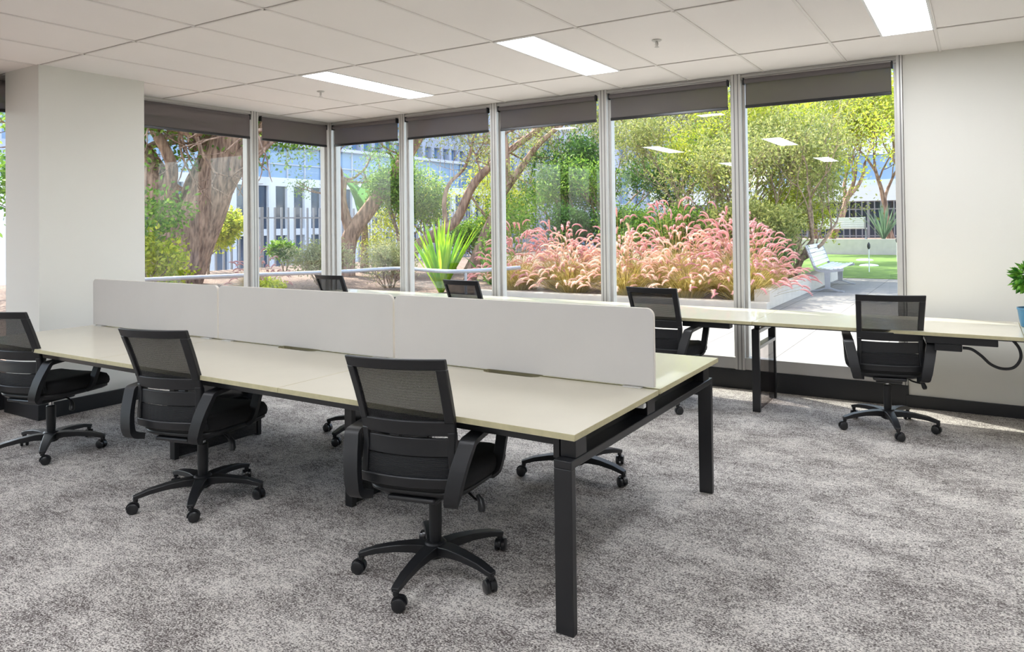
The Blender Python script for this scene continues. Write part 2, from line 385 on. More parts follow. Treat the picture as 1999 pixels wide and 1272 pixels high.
ZB = .588
def portal(cx):
    for (ya, nm) in ((Y0+.02, 0), (Y1-.05, 1)):
        MB().box(cx-.035-bx_, cx+.035-bx_, ya-by_, ya+.03-by_, 0, ZB-.028).build('leg', BLKM, bench, bevel=.003)
    MB().box(cx-.035-bx_, cx+.035-bx_, Y0+.02-by_, Y1-.02-by_, ZB-.028, ZB).build('end_rail', BLKM, bench, bevel=.003)
    s = MB()
    for yy in (Y0+.06, YM-.06, Y1-.14): s.box(cx-.03-bx_, cx+.03-bx_, yy-by_, yy+.08-by_, ZB, D-TH)
    s.box(cx-.06-bx_, cx-.035-bx_, Y0+.06-by_, Y1-.06-by_, ZB-.01, D-TH)
    s.build('spacer_rail', BLKM, bench, bevel=.002)
portal(X1-.062); portal(X1-3*DL+.062)
for yy in (Y0+.08, YM-.12, YM+.08, Y1-.12):
    MB().box(X1-3*DL+.1-bx_, X1-.1-bx_, yy-by_, yy+.04-by_, D-TH-.05, D-TH).build('long_rail', BLKM, bench, bevel=.002)
for k in (1, 2): closed_leg(bench, X1-DL*k-.06, 2.52, 3.12, D-TH-.05, .05)
for i in range(3):
    xa, xb = X1-DL*(i+1)+.28, X1-DL*i-.28
    MB().box(xa-bx_, xb-bx_, YM-.17-by_, YM+.17-by_, .565, .57).box(xa-bx_, xb-bx_, YM-.17-by_, YM-.166-by_, .565, .62).box(xa-bx_, xb-bx_, YM+.166-by_, YM+.17-by_, .565, .62).build('cable_tray', BLKM, bench)
MB().box(X1-.08-bx_, X1-.03-bx_, YM-.10-by_, YM-.075-by_, .625, .645).build('cable_clip', WHITE, bench, bevel=.004)['label'] = 'small white plastic cable clip'
# divider screens
def rr(x0, x1, z0, z1, r):
    p = [(x0, z0), (x1, z0)]
    for i in range(7): a = math.pi/2*i/6; p.append((x1-r+r*math.cos(a), z1-r+r*math.sin(a)))
    for i in range(7): a = math.pi/2+math.pi/2*i/6; p.append((x0+r+r*math.cos(a), z1-r+r*math.sin(a)))
    return p
labs = ['white fabric desk divider screen at the open end of the bench, nearest the camera', 'middle one of the three white desk divider screens', 'white desk divider screen next to the column, farthest left']
for i in range(3):
    xa, xb = X1-DL*(i+1)+.006, X1-DL*i-(.02 if i == 0 else .006)
    c = (xa+xb)/2
    t = empty('divider_screen', (c, YM-.002, D), 0, labs[i], 'desk screen', 'white divider screens on the bench')
    m = MB(); P = rr(xa-c, xb-c, .006, 1.028-D, .035); n = len(P)
    m.add([(x, -.009, z) for x, z in P]+[(x, .009, z) for x, z in P], [tuple(range(n)), tuple(range(2*n-1, n-1, -1))], 0)
    kf = [((j+1) % n, j, n+j, n+(j+1) % n) for j in range(n)]
    for f_ in kf: m.f.append(f_); m.mi.append(1)
    m.build('panel', [SCREEN, SCREENE], t, bevel=.003)
    for s in (-1, 1):
        cx_ = s*((xb-xa)/2-.10)
        MB().box(cx_-.045, cx_+.045, -.028, .028, 0, .004).box(cx_-.012, cx_+.012, -.006, .006, 0, .02).build('clamp', ALU, t, bevel=.002)

# window bench
wb = empty('desk_bench', (-2.18, 5.33, 0), 0, 'long white-topped desk bench running along the windows on black frame', 'desk')
YF, YK = 4.958, 5.695
for xa, xb in ((-6.18, -4.58), (-4.58, -2.98), (-2.98, -1.379), (-1.379, .221), (.221, 1.82)): desktop(xa, xb, YF, YK, wb)
for cx in (-6.12, -4.62, -3.02, -1.42, 1.76): closed_leg(wb, cx, 5.19, 5.69, .60, .056, SMOKE)
for cx in (-6.12, -4.62, -3.02, -1.42, 1.76):
    for yy in (5.24, 5.60): MB().box(cx-.02+2.18, cx+.02+2.18, yy-5.33, yy-5.29, .60, D-TH-.03).build('spacer', BLKM, wb)
for yy in (5.12, 5.60):
    MB().box(-6.1+2.18, 1.75+2.18, yy-5.33, yy+.04-5.33, D-TH-.03, D-TH).build('long_rail', BLKM, wb)
for cx in (-5.3, -3.8, -2.2, -1.74):
    MB().box(cx-.18+2.18, cx+.18+2.18, 5.03-5.33, 5.11-5.33, D-TH-.05, D-TH).build('power_rail', BLK, wb, bevel=.004)
pr = MB().box(-.30+2.18, .09+2.18, 4.99-5.33, 5.12-5.33, D-TH-.05, D-TH).box(-.25+2.18, -.10+2.18, 5.0-5.33, 5.10-5.33, D-TH-.095, D-TH-.05).build('power_rail', BLK, wb, bevel=.005)
MB().box(-.115+2.18, -.098+2.18, 5.04-5.33, 5.07-5.33, D-TH-.085, D-TH-.065).build('plug', WHITE, pr)
cb = [(-.1, 5.05, .59), (-.05, 5.05, .585), (0, 5.05, .55), (.05, 5.06, .50), (.11, 5.08, .475), (.17, 5.10, .485), (.205, 5.10, .54), (.20, 5.10, .60), (.165, 5.10, .65), (.14, 5.10, .665)]
def smooth_path(P, n=6):
    P = [Vector(p) for p in P]; out = []
    for i in range(len(P)-1):
        a, b, c, d_ = P[max(i-1, 0)], P[i], P[i+1], P[min(i+2, len(P)-1)]
        for j in range(n):
            t = j/n; out.append(.5*((2*b)+(c-a)*t+(2*a-5*b+4*c-d_)*t*t+(3*b-3*c+d_-a)*t**3))
    return out+[P[-1]]
MB().tube([(x+2.18, y-5.33, z) for x, y, z in smooth_path(cb)], .009, 10).build('power_cable', BLK, wb, smooth=True)

# ------------------------------------------------------------------ office chair
def lerp_tab(tab, z):
    if z <= tab[0][0]: return tab[0][1]
    for (a, va), (b, vb) in zip(tab, tab[1:]):
        if z <= b: return va+(vb-va)*(z-a)/(b-a)
    return tab[-1][1]
BYT = [(.40, -.215), (.46, -.228), (.52, -.230), (.60, -.226), (.68, -.244), (.78, -.280), (.92, -.336)]
BWT = [(.40, .205), (.47, .20), (.56, .192), (.64, .195), (.92, .204)]
def bpt(fx, z, off=0):
    return Vector((fx*lerp_tab(BWT, z), lerp_tab(BYT, z)+.032*fx*fx+off, z))
def patch(mb, fa, fb, z0, z1, t, nx=8, nz=6, mi=0):
    vs = []; W_ = nx+1
    for off in (-t/2, t/2):
        for j in range(nz+1):
            for i in range(nx+1):
                fx = fa+(fb-fa)*i/nx; z = z0+(z1-z0)*j/nz; vs.append(bpt(fx, z, off))
    K = W_*(nz+1); fs = []
    for j in range(nz):
        for i in range(nx):
            a = j*W_+i; fs.append((a, a+1, a+W_+1, a+W_)); fs.append((K+a+W_, K+a+W_+1, K+a+1, K+a))
    for i in range(nx):
        fs.append((i+1, i, K+i, K+i+1)); a = nz*W_+i; fs.append((a, a+1, K+a+1, K+a))
    for j in range(nz):
        a = j*W_; fs.append((a, a+W_, K+a+W_, K+a)); a = j*W_+nx; fs.append((a+W_, a, K+a, K+a+W_))
    mb.add(vs, fs, mi)
def make_chair():
    t = empty('office_chair', (0, 0, 0))
    # backrest
    m = MB()
    patch(m, -1, 1, .875, .916, .022, 14, 3); patch(m, -1, -.84, .665, .877, .024, 3, 8); patch(m, .82, 1, .665, .877, .024, 3, 8)
    patch(m, -1, 1, .615, .672, .020, 14, 3)
    patch(m, -1, -.86, .50, .63, .026, 3, 6); patch(m, .86, 1, .50, .63, .026, 3, 6)
    m.build('back_frame', BLK, t, smooth=True, bevel=.004)
    m = MB(); patch(m, -.84, .84, .663, .880, .003, 14, 8); m.build('back_mesh', MESH, t, smooth=True)
    m = MB(); patch(m, -.9, .9, .538, .606, .014, 12, 4); m.build('lumbar_support', BLK, t, smooth=True, bevel=.004)
    m = MB(); patch(m, -.92, .92, .455, .535, .003, 12, 4); m.build('lower_mesh', MESHD, t, smooth=True)
    m = MB(); patch(m, -1.02, 1.02, .418, .460, .026, 14, 3); patch(m, -1.02, -.86, .455, .51, .026, 3, 3); patch(m, .86, 1.02, .455, .51, .026, 3, 3)
    m.build('back_rim', BLK, t, smooth=True, bevel=.005)
    # seat
    def ring(sc_, z, bowl=0):
        out = []
        for k in range(40):
            a = 2*math.pi*k/40; c, s = math.cos(a), math.sin(a); e = .42
            x = math.copysign(abs(c)**e, c)*.232*sc_; y = math.copysign(abs(s)**e, s)*.238*sc_
            if y < 0: x *= 1-.10*(-y/.222)
            zz = z-(.018 if y > .16 else 0)*((y-.16)/.06 if y > .16 else 0)+bowl*(x/.232)**2
            out.append((x, y+.028, zz))
        return out
    def stack(rs):
        m = MB(); vs = [p for r_ in rs for p in r_]; n = 40
        fs = [(i*n+k, i*n+(k+1) % n, (i+1)*n+(k+1) % n, (i+1)*n+k) for i in range(len(rs)-1) for k in range(n)]
        fs += [tuple(range(n-1, -1, -1)), tuple((len(rs)-1)*n+k for k in range(n))]; return m.add(vs, fs)
    stack([ring(.96, .398), ring(1.0, .406), ring(1.02, .425), ring(1.01, .447), ring(.96, .464, .004), ring(.78, .472, .006), ring(.4, .468, .004)]).build('seat', FAB, t, smooth='all')
    stack([ring(.62, .352), ring(.86, .366), ring(.97, .386), ring(.98, .399)]).build('seat_shell', BLK, t, smooth='all')
    # arms
    for s in (-1, 1):
        P = [(s*.178, -.205, .372), (s*.196, -.245, .386), (s*.206, -.256, .42), (s*.222, -.242, .50), (s*.238, -.212, .575), (s*.243, -.200, .597), (s*.246, -.170, .604), (s*.248, -.05, .612), (s*.249, .08, .614), (s*.248, .125, .607), (s*.246, .136, .585), (s*.242, .115, .51), (s*.238, .09, .44), (s*.228, .075, .400), (s*.20, .06, .378)]
        wd = [.05, .056, .060, .062, .062, .062, .060, .056, .054, .050, .046, .044, .044, .046, .046]
        th = [.030, .034, .030, .026, .024, .022, .020, .020, .020, .020, .020, .022, .024, .026, .026]
        MB().sweep(smooth_path(P, 3), (1, 0, 0), [x for a in zip(wd, wd, wd) for x in a][:3*(len(P)-1)+1], [th[int(i/3)]+(th[min(int(i/3)+1, len(th)-1)]-th[int(i/3)])*(i % 3)/3 for i in range(3*(len(P)-1)+1)]).build('armrest', BLK, t, smooth=True, bevel=.005)
    MB().box(-.08, .08, -.14, .10, .325, .365).box(-.10, .10, -.20, -.10, .352, .372).build('tilt_mechanism', BLKM, t, bevel=.008)
    m = MB().tube(smooth_path([(.07, .02, .342), (.12, .02, .335), (.15, .015, .318), (.18, -.01, .314), (.205, -.02, .312)], 3), .0055, 8)
    m.tube([(.195, -.02, .335), (.21, -.025, .318), (.22, -.035, .29), (.222, -.04, .28)], [.008, .013, .016, .011], 10).build('height_lever', BLK, t, smooth=True)
    MB().cyl((0, 0, .31), (0, 0, 1), .013, .07, 16).build('gas_lift', CHROME, t, smooth=True)
    MB().lathe([(.022, .12), (.024, .14), (.026, .20), (.026, .285), (.021, .29)], (0, 0, 0), n=20).build('column_cover', BLK, t, smooth=True)
    # base
    b = MB().lathe([(.030, .062), (.042, .07), (.046, .085), (.046, .118), (.036, .128)], n=24)
    for k in range(5):
        a = R(66+72*k); dx, dy = math.cos(a), math.sin(a)
        P = [(dx*r_, dy*r_, z) for r_, z in ((.03, .100), (.09, .106), (.16, .104), (.24, .094), (.285, .082), (.308, .076))]
        b.sweep(P, (-dy, dx, 0), [.062, .054, .046, .040, .036, .030], [.040, .034, .028, .024, .020, .018])
        b.cyl((dx*.298, dy*.298, .066), (0, 0, 1), .012, .022, 12)
    b.build('star_base', BLK, t, smooth=True, bevel=.003)
    for k in range(5):
        a = R(66+72*k); sw = R([20, 200, 110, 300, 60][k]); dx, dy = math.cos(a), math.sin(a)
        c = Vector((dx*.298, dy*.298, .026)); ax = Vector((math.cos(sw), math.sin(sw), 0)); tr = Vector((-ax.y, ax.x, 0)); c = c+tr*.012
        m = MB()
        for s in (-1, 1):
            m.tube([c+ax*s*.005, c+ax*s*.008, c+ax*s*.020, c+ax*s*.023], [.020, .0255, .0255, .021], 20)
        m.cyl(c, ax, .008, .014, 10)
        P = [c+tr*math.cos(q)*.027+Vector((0, 0, math.sin(q)*.027+.003)) for q in [R(-10+20*i) for i in range(11)]]
        m.sweep(P, ax, .012, .006)
        m.cyl(Vector((dx*.298, dy*.298, .052)), (0, 0, 1), .007, .026, 10)
        m.build('caster', BLKM, t, smooth=True)
    return t
chair0 = make_chair(); first = [True]
def chair(x, y, rz, label, base=0):
    o = chair0 if first[0] else copy_tree(chair0)
    first[0] = False
    o.location = (x, y, 0); o.rotation_euler.z = R(rz); tag(o, label, 'office chair', 'black mesh office chairs')
    for ch in o.children:
        if ch.name.split('.')[0] in ('star_base', 'caster'): ch.rotation_euler.z = R(base-rz)
    return o
chair(-1.905, 2.215, 13, 'black mesh office chair closest to the camera, at the bench desk nearest the open end', 0)
chair(-3.465, 2.23, 13, 'black mesh office chair at the middle desk of the bench, front side', 35)
chair(-5.07, 2.25, 13, 'black mesh office chair cut off by the left edge of the photo', 46)
chair(-.545, 5.20, 11, 'black mesh office chair in front of the plain right wall, near the potted plant', 5)
chair(-2.06, 5.12, -3, 'black mesh office chair at the window desk, behind the open end of the divider screens', 20)
chair(-3.83, 5.14, -5, 'black mesh office chair whose top shows above the screen, below the spiky green flax', 20)
chair(-5.50, 5.17, -3, 'black mesh office chair whose top shows above the screen, at the window corner', 10)
c_ = chair(-1.935, 3.44, 180, 'black mesh office chair behind the bench, only its base seen under the nearest desk', -1)
d_ = chair(-3.55, 3.47, 184, 'black mesh office chair behind the bench, two of its wheels seen under the middle desk', -12)

for o in (c_, d_):                                      # these two seats are set lower on their gas lifts
    for ch in o.children:
        if ch.name.split('.')[0] not in ('star_base', 'caster', 'column_cover'): ch.location.z -= .035
# ------------------------------------------------------------------ potted plant
def leaf_quad(mb, p, d, n_, L, W, mi=0):
    d = d.normalized(); s = d.cross(n_); s = s.normalized() if s.length > 1e-5 else d.orthogonal().normalized()
    up = s.cross(d)
    mb.add([p, p+d*L*.45+s*W/2+up*L*.06, p+d*L, p+d*L*.45-s*W/2+up*L*.06, ], [(0, 1, 2), (0, 2, 3)], mi)
rnd = random.Random(3)
def rvec(r_=rnd):
    while True:
        v = Vector((r_.uniform(-1, 1), r_.uniform(-1, 1), r_.uniform(-1, 1)))
        if .05 < v.length < 1: return v.normalized()
POT = mat('blue_pot', (66, 126, 160), .35, noise=.05)
pp = empty('potted_plant', (.285, 5.46, D), 0, 'small green leafy plant in a blue pot on the window desk', 'plant')
MB().lathe([(.055, 0), (.062, .005), (.070, .05), (.078, .11), (.082, .112), (.082, .124), (.076, .124), (.072, .105), (.02, .103)], n=32).build('pot', POT, pp, smooth=True)
MB().lathe([(.071, .098), (.071, .108), (.03, .112)], n=24).build('soil', MULCH, pp)
MB().tube(smooth_path([(0, 0, .10), (.004, 0, .16), (-.002, .003, .22), (.004, 0, .30)]), [.008]*19, 8).build('stem', BARK, pp, smooth=True)
PLG = leaf_mat('potted_leaf', (30, 96, 30), (120, 176, 60), .3)
m = MB()
for i in range(430):
    d = rvec(); c = Vector((0, 0, .315)) + Vector((d.x*.095, d.y*.095, d.z*.085))*rnd.uniform(.45, 1)
    leaf_quad(m, c, (d+Vector((0, 0, -.15))+rvec()*.4), rvec(), rnd.uniform(.04, .06), rnd.uniform(.018, .026))
m.build('foliage', PLG, pp)

# ------------------------------------------------------------------ outdoors: ground
struct('trim_3', MB().box(-8.5, 14, YW+.1, 18.1, -.2, .0), PAVE)                       # terrace paving
tag(MB().box(-24, 14, -4, 40, -.4, -.21).build('garden_ground', MULCH), kind='structure')
tag(MB().box(-21.9, -8.5, -3, 20, -.21, -.02).build('mulch_bed', MULCH), kind='structure')
tag(MB().box(-400, 200, -200, 400, -6.2, -6).build('street_ground', mat('asphalt', (120, 120, 124), .9, noise=.2, nscale=.3)), kind='structure')
tag(MB().box(-7.5, 5, 18.1, 30, -.15, .012).build('putting_green', TURF), 'bright green artificial putting green beyond the terrace paving', 'putting green')
bed = empty('planter_bed', (-5.4, 13.5, 0), 0, 'low stone edged planter bed holding the pink fountain grass', 'planter')
MB().box(-3.1, 2.55, -2.4, -2.2, 0, .12).build('curb', CONC, bed, bevel=.01)
MB().box(2.3, 2.55, -2.2, 4.2, 0, .30).build('curb', CONC, bed, bevel=.01)
MB().box(-3.1, 2.3, -2.2, 4.2, 0, .10).build('soil', MULCH, bed)
bw = empty('planter_wall', (-3, 30.2, 0), 0, 'pale rendered planter wall behind the putting green', 'planter')
MB().box(-6, 8, 0, .25, 0, .62).build('front_wall', CONC, bw, bevel=.01)
MB().box(-6, 8, .25, 4, 0, .58).build('soil', MULCH, bw)

# ------------------------------------------------------------------ vegetation
def grow(wood, tips, p, d, L, r_, lev, rg, spread, maxlev, up=.12, wig=.22):
    n = 5; pts = [p.copy()]; q = p.copy(); dd = d.normalized()
    for i in range(n):
        dd = (dd+rvec(rg)*wig+Vector((0, 0, up))).normalized(); q = q+dd*(L/n); pts.append(q.copy())
    e = .62
    wood.tube(pts, [r_*(1-(1-e)*i/n) for i in range(n+1)], 8 if lev < 2 else 4, caps=False)
    if lev >= maxlev:
        tips.append((q, dd)); tips.append((pts[3], dd)); return
    if lev >= maxlev-1: tips.append((pts[4], dd))
    nc = rg.choice((2, 3, 3)) if lev else 3
    for k in range(nc):
        ax = rvec(rg); nd = (dd+ax*spread*rg.uniform(.7, 1.2)).normalized()
        src = q if k < 2 else pts[rg.choice((2, 3, 4))]
        grow(wood, tips, src, nd, L*rg.uniform(.66, .86), r_*e*rg.uniform(.7, .95), lev+1, rg, spread, maxlev, up, wig)
def tree(loc, label, leafm, barkm, L=1.3, r_=.1, maxlev=5, spread=.75, leaves=9000, ls=.10, lw=.04, cr=.35, seed=1, stems=1, up=.10, name='garden_tree', cat='tree', group='trees beyond the terrace', lean=(0, 0), bare=False, wig=.22):
    rg = random.Random(seed); t = empty(name, loc, 0, label, cat, group)
    wood = MB(); tips = []
    for s in range(stems):
        a = 2*math.pi*s/max(stems, 1)+rg.random(); k = .0 if stems == 1 else .45
        d = Vector((math.cos(a)*k+lean[0], math.sin(a)*k+lean[1], 1))
        grow(wood, tips, Vector((math.cos(a)*r_*1.2*(stems > 1), math.sin(a)*r_*1.2*(stems > 1), -.05)), d, L, r_, 0, rg, spread, maxlev, up, wig)
    wood.build('trunk', barkm, t, smooth='all')
    m = MB()
    for i in range(leaves):
        p, d = tips[rg.randrange(len(tips))]
        c = p+rvec(rg)*cr*rg.random()**.7
        leaf_quad(m, c, (d*.5+rvec(rg)+Vector((0, 0, -.2))), rvec(rg), ls*rg.uniform(.7, 1.3), lw*rg.uniform(.7, 1.3))
    if leaves: m.build('foliage', leafm, t)
    return t
LG = leaf_mat('leaf_green', (70, 118, 38), (160, 190, 80))
LO = leaf_mat('leaf_olive', (106, 122, 62), (186, 186, 110))
LY = leaf_mat('leaf_yellow', (150, 172, 44), (222, 220, 80))
LD = leaf_mat('leaf_dark', (44, 84, 40), (110, 150, 70))
LP = leaf_mat('leaf_pale', (150, 160, 110), (206, 200, 150))

# large old tree, left
big = empty('old_tree', (-17.2, 10.6, -.05), 0, 'huge old tree with thick furrowed trunk forking outside the left windows', 'tree')
def Wp(v): return (v[0]+17.2, v[1]-10.6, v[2]+.05)
m = MB()
dirR = Vector((math.cos(YAW), math.sin(YAW), 0))
def tp(a, z, dep=0): return Vector((0, 0, 0))+dirR*a+Vector((-math.sin(YAW), math.cos(YAW), 0))*dep+Vector((0, 0, z))
m.tube(smooth_path([tp(-.6, -.4), tp(-.42, .4), tp(-.12, 1.1), tp(.12, 1.8)], 4), [.84-.012*i for i in range(13)], 18)
m.tube(smooth_path([tp(-.40, .6), tp(-.45, 1.9), tp(-.75, 2.7), tp(-1.25, 3.4, .2), tp(-2.2, 4.3, .5), tp(-3.2, 5.4, .8)], 4), [.48-.018*i for i in range(21)], 14)
m.tube(smooth_path([tp(-.25, .1), tp(.1, 1.0), tp(.52, 1.9), tp(.85, 2.8), tp(1.15, 3.7), tp(1.6, 4.9), tp(2.2, 6.4)], 4), [.66-.016*i for i in range(25)], 14)
m.tube(smooth_path([tp(.05, 1.5, .3), tp(.0, 2.4, .5), tp(.25, 3.3, .7), tp(.2, 4.4, 1)], 4), [.34-.014*i for i in range(13)], 12)
m.tube(smooth_path([tp(.75, 2.0), tp(1.25, 2.9), tp(1.7, 3.4), tp(2.2, 3.7), tp(2.9, 4.6)], 4), [.30-.012*i for i in range(17)], 12)
m.tube(smooth_path([tp(-.5, 1.8), tp(-.2, 2.4, -.3), tp(-.05, 3.1, -.5), tp(-.5, 4.2, -.8)], 4), [.20-.008*i for i in range(13)], 10)
rg = random.Random(5); tips = []
for (a, z, dp, n_) in ((-3.2, 5.4, .8, 4), (2.2, 6.4, 0, 5), (.2, 4.4, 1, 4), (2.9, 4.6, 0, 3), (-.5, 4.2, -.8, 3), (1.6, 4.9, 0, 3), (-2.2, 4.3, .5, 3), (-1.25, 3.5, .5, 4), (-.2, 3.5, .8, 4), (.9, 3.5, 1.0, 4)):
    for i in range(n_):
        grow(m, tips, tp(a, z, dp), rvec(rg)*.8+Vector((0, 0, .2 if z > 3.8 else .75)), 1.5 if z > 3.8 else 1.1, .12 if z > 3.8 else .08, 1, rg, .85, 4, .03)
m.build('trunk', BARK, big, smooth='all')
m = MB()
for i in range(46000):
    p, d = tips[rg.randrange(len(tips))]
    c = p+rvec(rg)*.75*rg.random()**.6
    dep = -c.x*math.sin(YAW)+c.y*math.cos(YAW)
    if c.z < 2.9 or (dep < -.5 and c.z < 3.7): continue
    leaf_quad(m, c, d*.4+rvec(rg), rvec(rg), rg.uniform(.10, .17), rg.uniform(.05, .08))
m.build('foliage', LG, big)

# shrubs near the old tree
tree((-13.6, 7.3, -.1), 'yellow green shrub left of the old trunk', LY, BARKL, L=.55, r_=.03, maxlev=3, leaves=4200, ls=.10, lw=.05, cr=.3, seed=11, stems=4, name='shrub', cat='shrub', group='shrubs outside the left windows')
tree((-15.4, 7.4, -.1), 'tall green shrub left of the old tree', LG, BARKL, L=1.15, r_=.05, maxlev=3, leaves=7000, ls=.12, lw=.06, cr=.42, seed=12, stems=4, name='shrub', cat='shrub', group='shrubs outside the left windows')
tree((-20.2, 13.2, -.1), 'bright yellow-green sapling right of the old trunk', LY, BARKL, L=.72, r_=.05, maxlev=4, leaves=6500, ls=.14, lw=.07, cr=.38, seed=13, stems=1, name='shrub', cat='shrub', group='shrubs outside the left windows')
tree((-19.2, 15.2, -.1), 'small leafy shrub between the old tree and the white office block', LG, BARKL, L=.35, r_=.03, maxlev=4, leaves=1500, ls=.12, lw=.06, cr=.25, seed=14, stems=2, name='shrub', cat='shrub', group='shrubs outside the left windows')
tree((-13.0, 11.3, -.1), 'pale dry shrub by the corner window, behind the handrail', LP, BARKL, L=.38, r_=.02, maxlev=4, leaves=3500, ls=.09, lw=.025, cr=.28, seed=15, stems=6, name='shrub', cat='shrub', group='shrubs outside the left windows')
tree((-12.2, 9.4, -.1), 'low light green shrub in front of the handrail, left of the corner', LY, BARKL, L=.16, r_=.015, maxlev=3, leaves=1600, ls=.07, lw=.03, cr=.16, seed=16, stems=5, name='shrub', cat='shrub', group='shrubs outside the left windows')
tree((-11.6, 12.0, -.1), 'wide straw coloured shrub in the first bay right of the corner', LP, BARKL, L=.36, r_=.02, maxlev=4, leaves=3500, ls=.10, lw=.02, cr=.3, seed=17, stems=7, name='shrub', cat='shrub', group='shrubs outside the left windows')
# trees seen in the first and second bays
tree((-14.6, 15.2, -.1), 'pale green tree filling the corner bay', LG, BARKL, L=1.0, r_=.09, maxlev=4, leaves=9000, ls=.11, lw=.05, cr=.5, seed=21, up=.12)
tree((-13.4, 16.8, -.1), 'light green feathery tree behind the flax', LY, BARKL, L=1.25, r_=.08, maxlev=4, leaves=12000, ls=.09, lw=.035, cr=.65, seed=22, up=.10, stems=2)
tree((-13.2, 17.8, -.1), 'green shrubby tree low behind the flax', LG, BARKL, L=.55, r_=.05, maxlev=4, leaves=9000, ls=.10, lw=.045, cr=.4, seed=23, stems=4)
# curved trunk trees
def limb_tree(loc, limbs, label, seed, leaves, leafm, twigs=3, cr=.4):
    t = empty('garden_tree', loc, 0, label, 'tree', 'trees beyond the terrace'); m = MB(); rg = random.Random(seed); tips = []
    for P, ra, rb in limbs:
        P2 = smooth_path([tp(*q) for q in P], 5); n = len(P2)
        m.tube(P2, [ra+(rb-ra)*i/(n-1) for i in range(n)], 10)
        for i in range(int(n*.55), n, 3):
            for k in range(twigs if i > n*.7 else 1): grow(m, tips, P2[i], rvec(rg)+Vector((0, 0, .3)), .62, rb*.45, 2, rg, .9, 4, .02, .3)
    m.build('trunk', BARK, t, smooth='all')
    f = MB()
    for i in range(leaves):
        p, d = tips[rg.randrange(len(tips))]; leaf_quad(f, p+rvec(rg)*cr*rg.random(), rvec(rg), rvec(rg), rg.uniform(.06, .11), rg.uniform(.02, .04))
    f.build('foliage', leafm, t); return t
limb_tree((-13.35, 14.2, -.1), [([(0, 0), (.35, .8), (.85, 1.2), (1.5, 1.6), (1.95, 2.5), (2.5, 3.1), (3.3, 3.7), (4.6, 4.6)], .17, .07), ([(1.25, 1.45), (1.2, 2.1), (1.35, 2.6), (1.8, 3.1), (2.1, 4.2)], .07, .03)], 'crooked brown tree trunk leaning right behind the flax', 31, 2600, LO)
limb_tree((-11.35, 14.6, -.1), [([(0, 0), (.35, 1.0), (.75, 1.9), (.95, 2.5), (1.0, 3.3), (.9, 4.0)], .17, .07), ([(.9, 2.3), (1.35, 2.9), (1.9, 3.6), (2.9, 4.4)], .11, .05)], 'upright brown forked tree trunk beside the flax', 32, 2600, LO)
limb_tree((-15.6, 14.4, -.1), [([(0, 0), (.1, 1.1), (.7, 2.0), (1.6, 3.2), (2.3, 4.4), (2.6, 5.5)], .26, .12), ([(.15, 1.3), (-.1, 2.2), (-.05, 2.9)], .15, .12)], 'thick grey trunk leaning right in the corner bay', 33, 3500, LG)

# banana-like plant
def big_leaf(m, p, d, L, W, droop, rg, n=8):
    d = d.normalized(); side = d.cross(Vector((0, 0, 1))).normalized(); q = p.copy(); vs = []
    for i in range(n+1):
        t = i/n; w_ = W*math.sin(math.pi*min(1, t*.9+.1))**.7*(1 if i < n else .02); dd = (d+Vector((0, 0, -droop*t*1.6))).normalized()
        upv = side.cross(dd)
        vs += [q-side*w_/2+upv*w_*.12, q, q+side*w_/2+upv*w_*.12]; q = q+dd*(L/n)
    fs = []
    for i in range(n): a = i*3; fs += [(a, a+1, a+4, a+3), (a+1, a+2, a+5, a+4)]
    m.add(vs, fs)
bp = empty('strelitzia', (-16.0, 15.5, -.1), 0, 'broad-leaved banana-like plant behind the leaning grey trunk', 'plant')
m = MB(); rg = random.Random(9)
for i in range(11):
    a = rg.uniform(0, 6.28); d = Vector((math.cos(a)*.5, math.sin(a)*.5, 1)); big_leaf(m, Vector((0, 0, rg.uniform(1.6, 2.4))), d, rg.uniform(1.2, 1.7), rg.uniform(.38, .5), .5, rg)
m.build('foliage', leaf_mat('banana_leaf', (60, 120, 70), (120, 170, 100)), bp)
MB().tube([(0, 0, 0), (.03, 0, 1.2), (0, .03, 2.4)], [.14, .1, .05], 10).build('stem', BARKL, bp, smooth=True)

# flax / agave rosettes
def sword(m, p, d, L, W, droop, n=6):
    d = d.normalized(); side = d.cross(Vector((0, 0, 1))).normalized(); q = p.copy(); vs = []
    for i in range(n+1):
        t = i/n; w_ = W*(1-t**2.2)*(.65+.7*t if t < .5 else 1) + .001; dd = (d+Vector((0, 0, -droop*t*t*1.5))).normalized(); upv = side.cross(dd)
        vs += [q-side*w_/2+upv*w_*.25, q, q+side*w_/2+upv*w_*.25]; q = q+dd*(L/n)
    fs = []
    for i in range(n): a = i*3; fs += [(a, a+1, a+4, a+3), (a+1, a+2, a+5, a+4)]
    m.add(vs, fs)
def rosette(loc, N, L, W, label, lm, seed, droop=.35, flat=1.0, name='flax_plant', cat='plant'):
    rg = random.Random(seed); m = MB()
    for i in range(N):
        a = rg.uniform(0, 6.283); k = rg.uniform(.05, .95)*flat
        sword(m, Vector((math.cos(a)*.06*k, math.sin(a)*.06*k, 0)), Vector((math.cos(a)*k, math.sin(a)*k, 1)), L*rg.uniform(.7, 1.05), W*rg.uniform(.8, 1.2), droop*rg.uniform(.3, 1.2))
    return tag(m.build(name, lm, loc=loc), label, cat)
FLX = leaf_mat('flax_leaf', (90, 160, 30), (196, 226, 60), .5)
rosette((-9.75, 11.6, -.05), 64, 1.62, .115, 'large bright green sword-leaved flax plant in the second bay', FLX, 41, .3, .62)
rosette((-9.9, 13.6, -.05), 34, 1.1, .1, 'smaller dark green sword-leaved plant right behind the large flax', leaf_mat('flax_dark', (60, 120, 50), (120, 170, 80)), 42)
rosette((-3.3, 31.2, .58), 40, 1.5, .09, 'grey-green spiky agave behind the putting green', leaf_mat('agave_leaf', (110, 140, 110), (160, 180, 150)), 43, .15, .9, 'agave_plant')

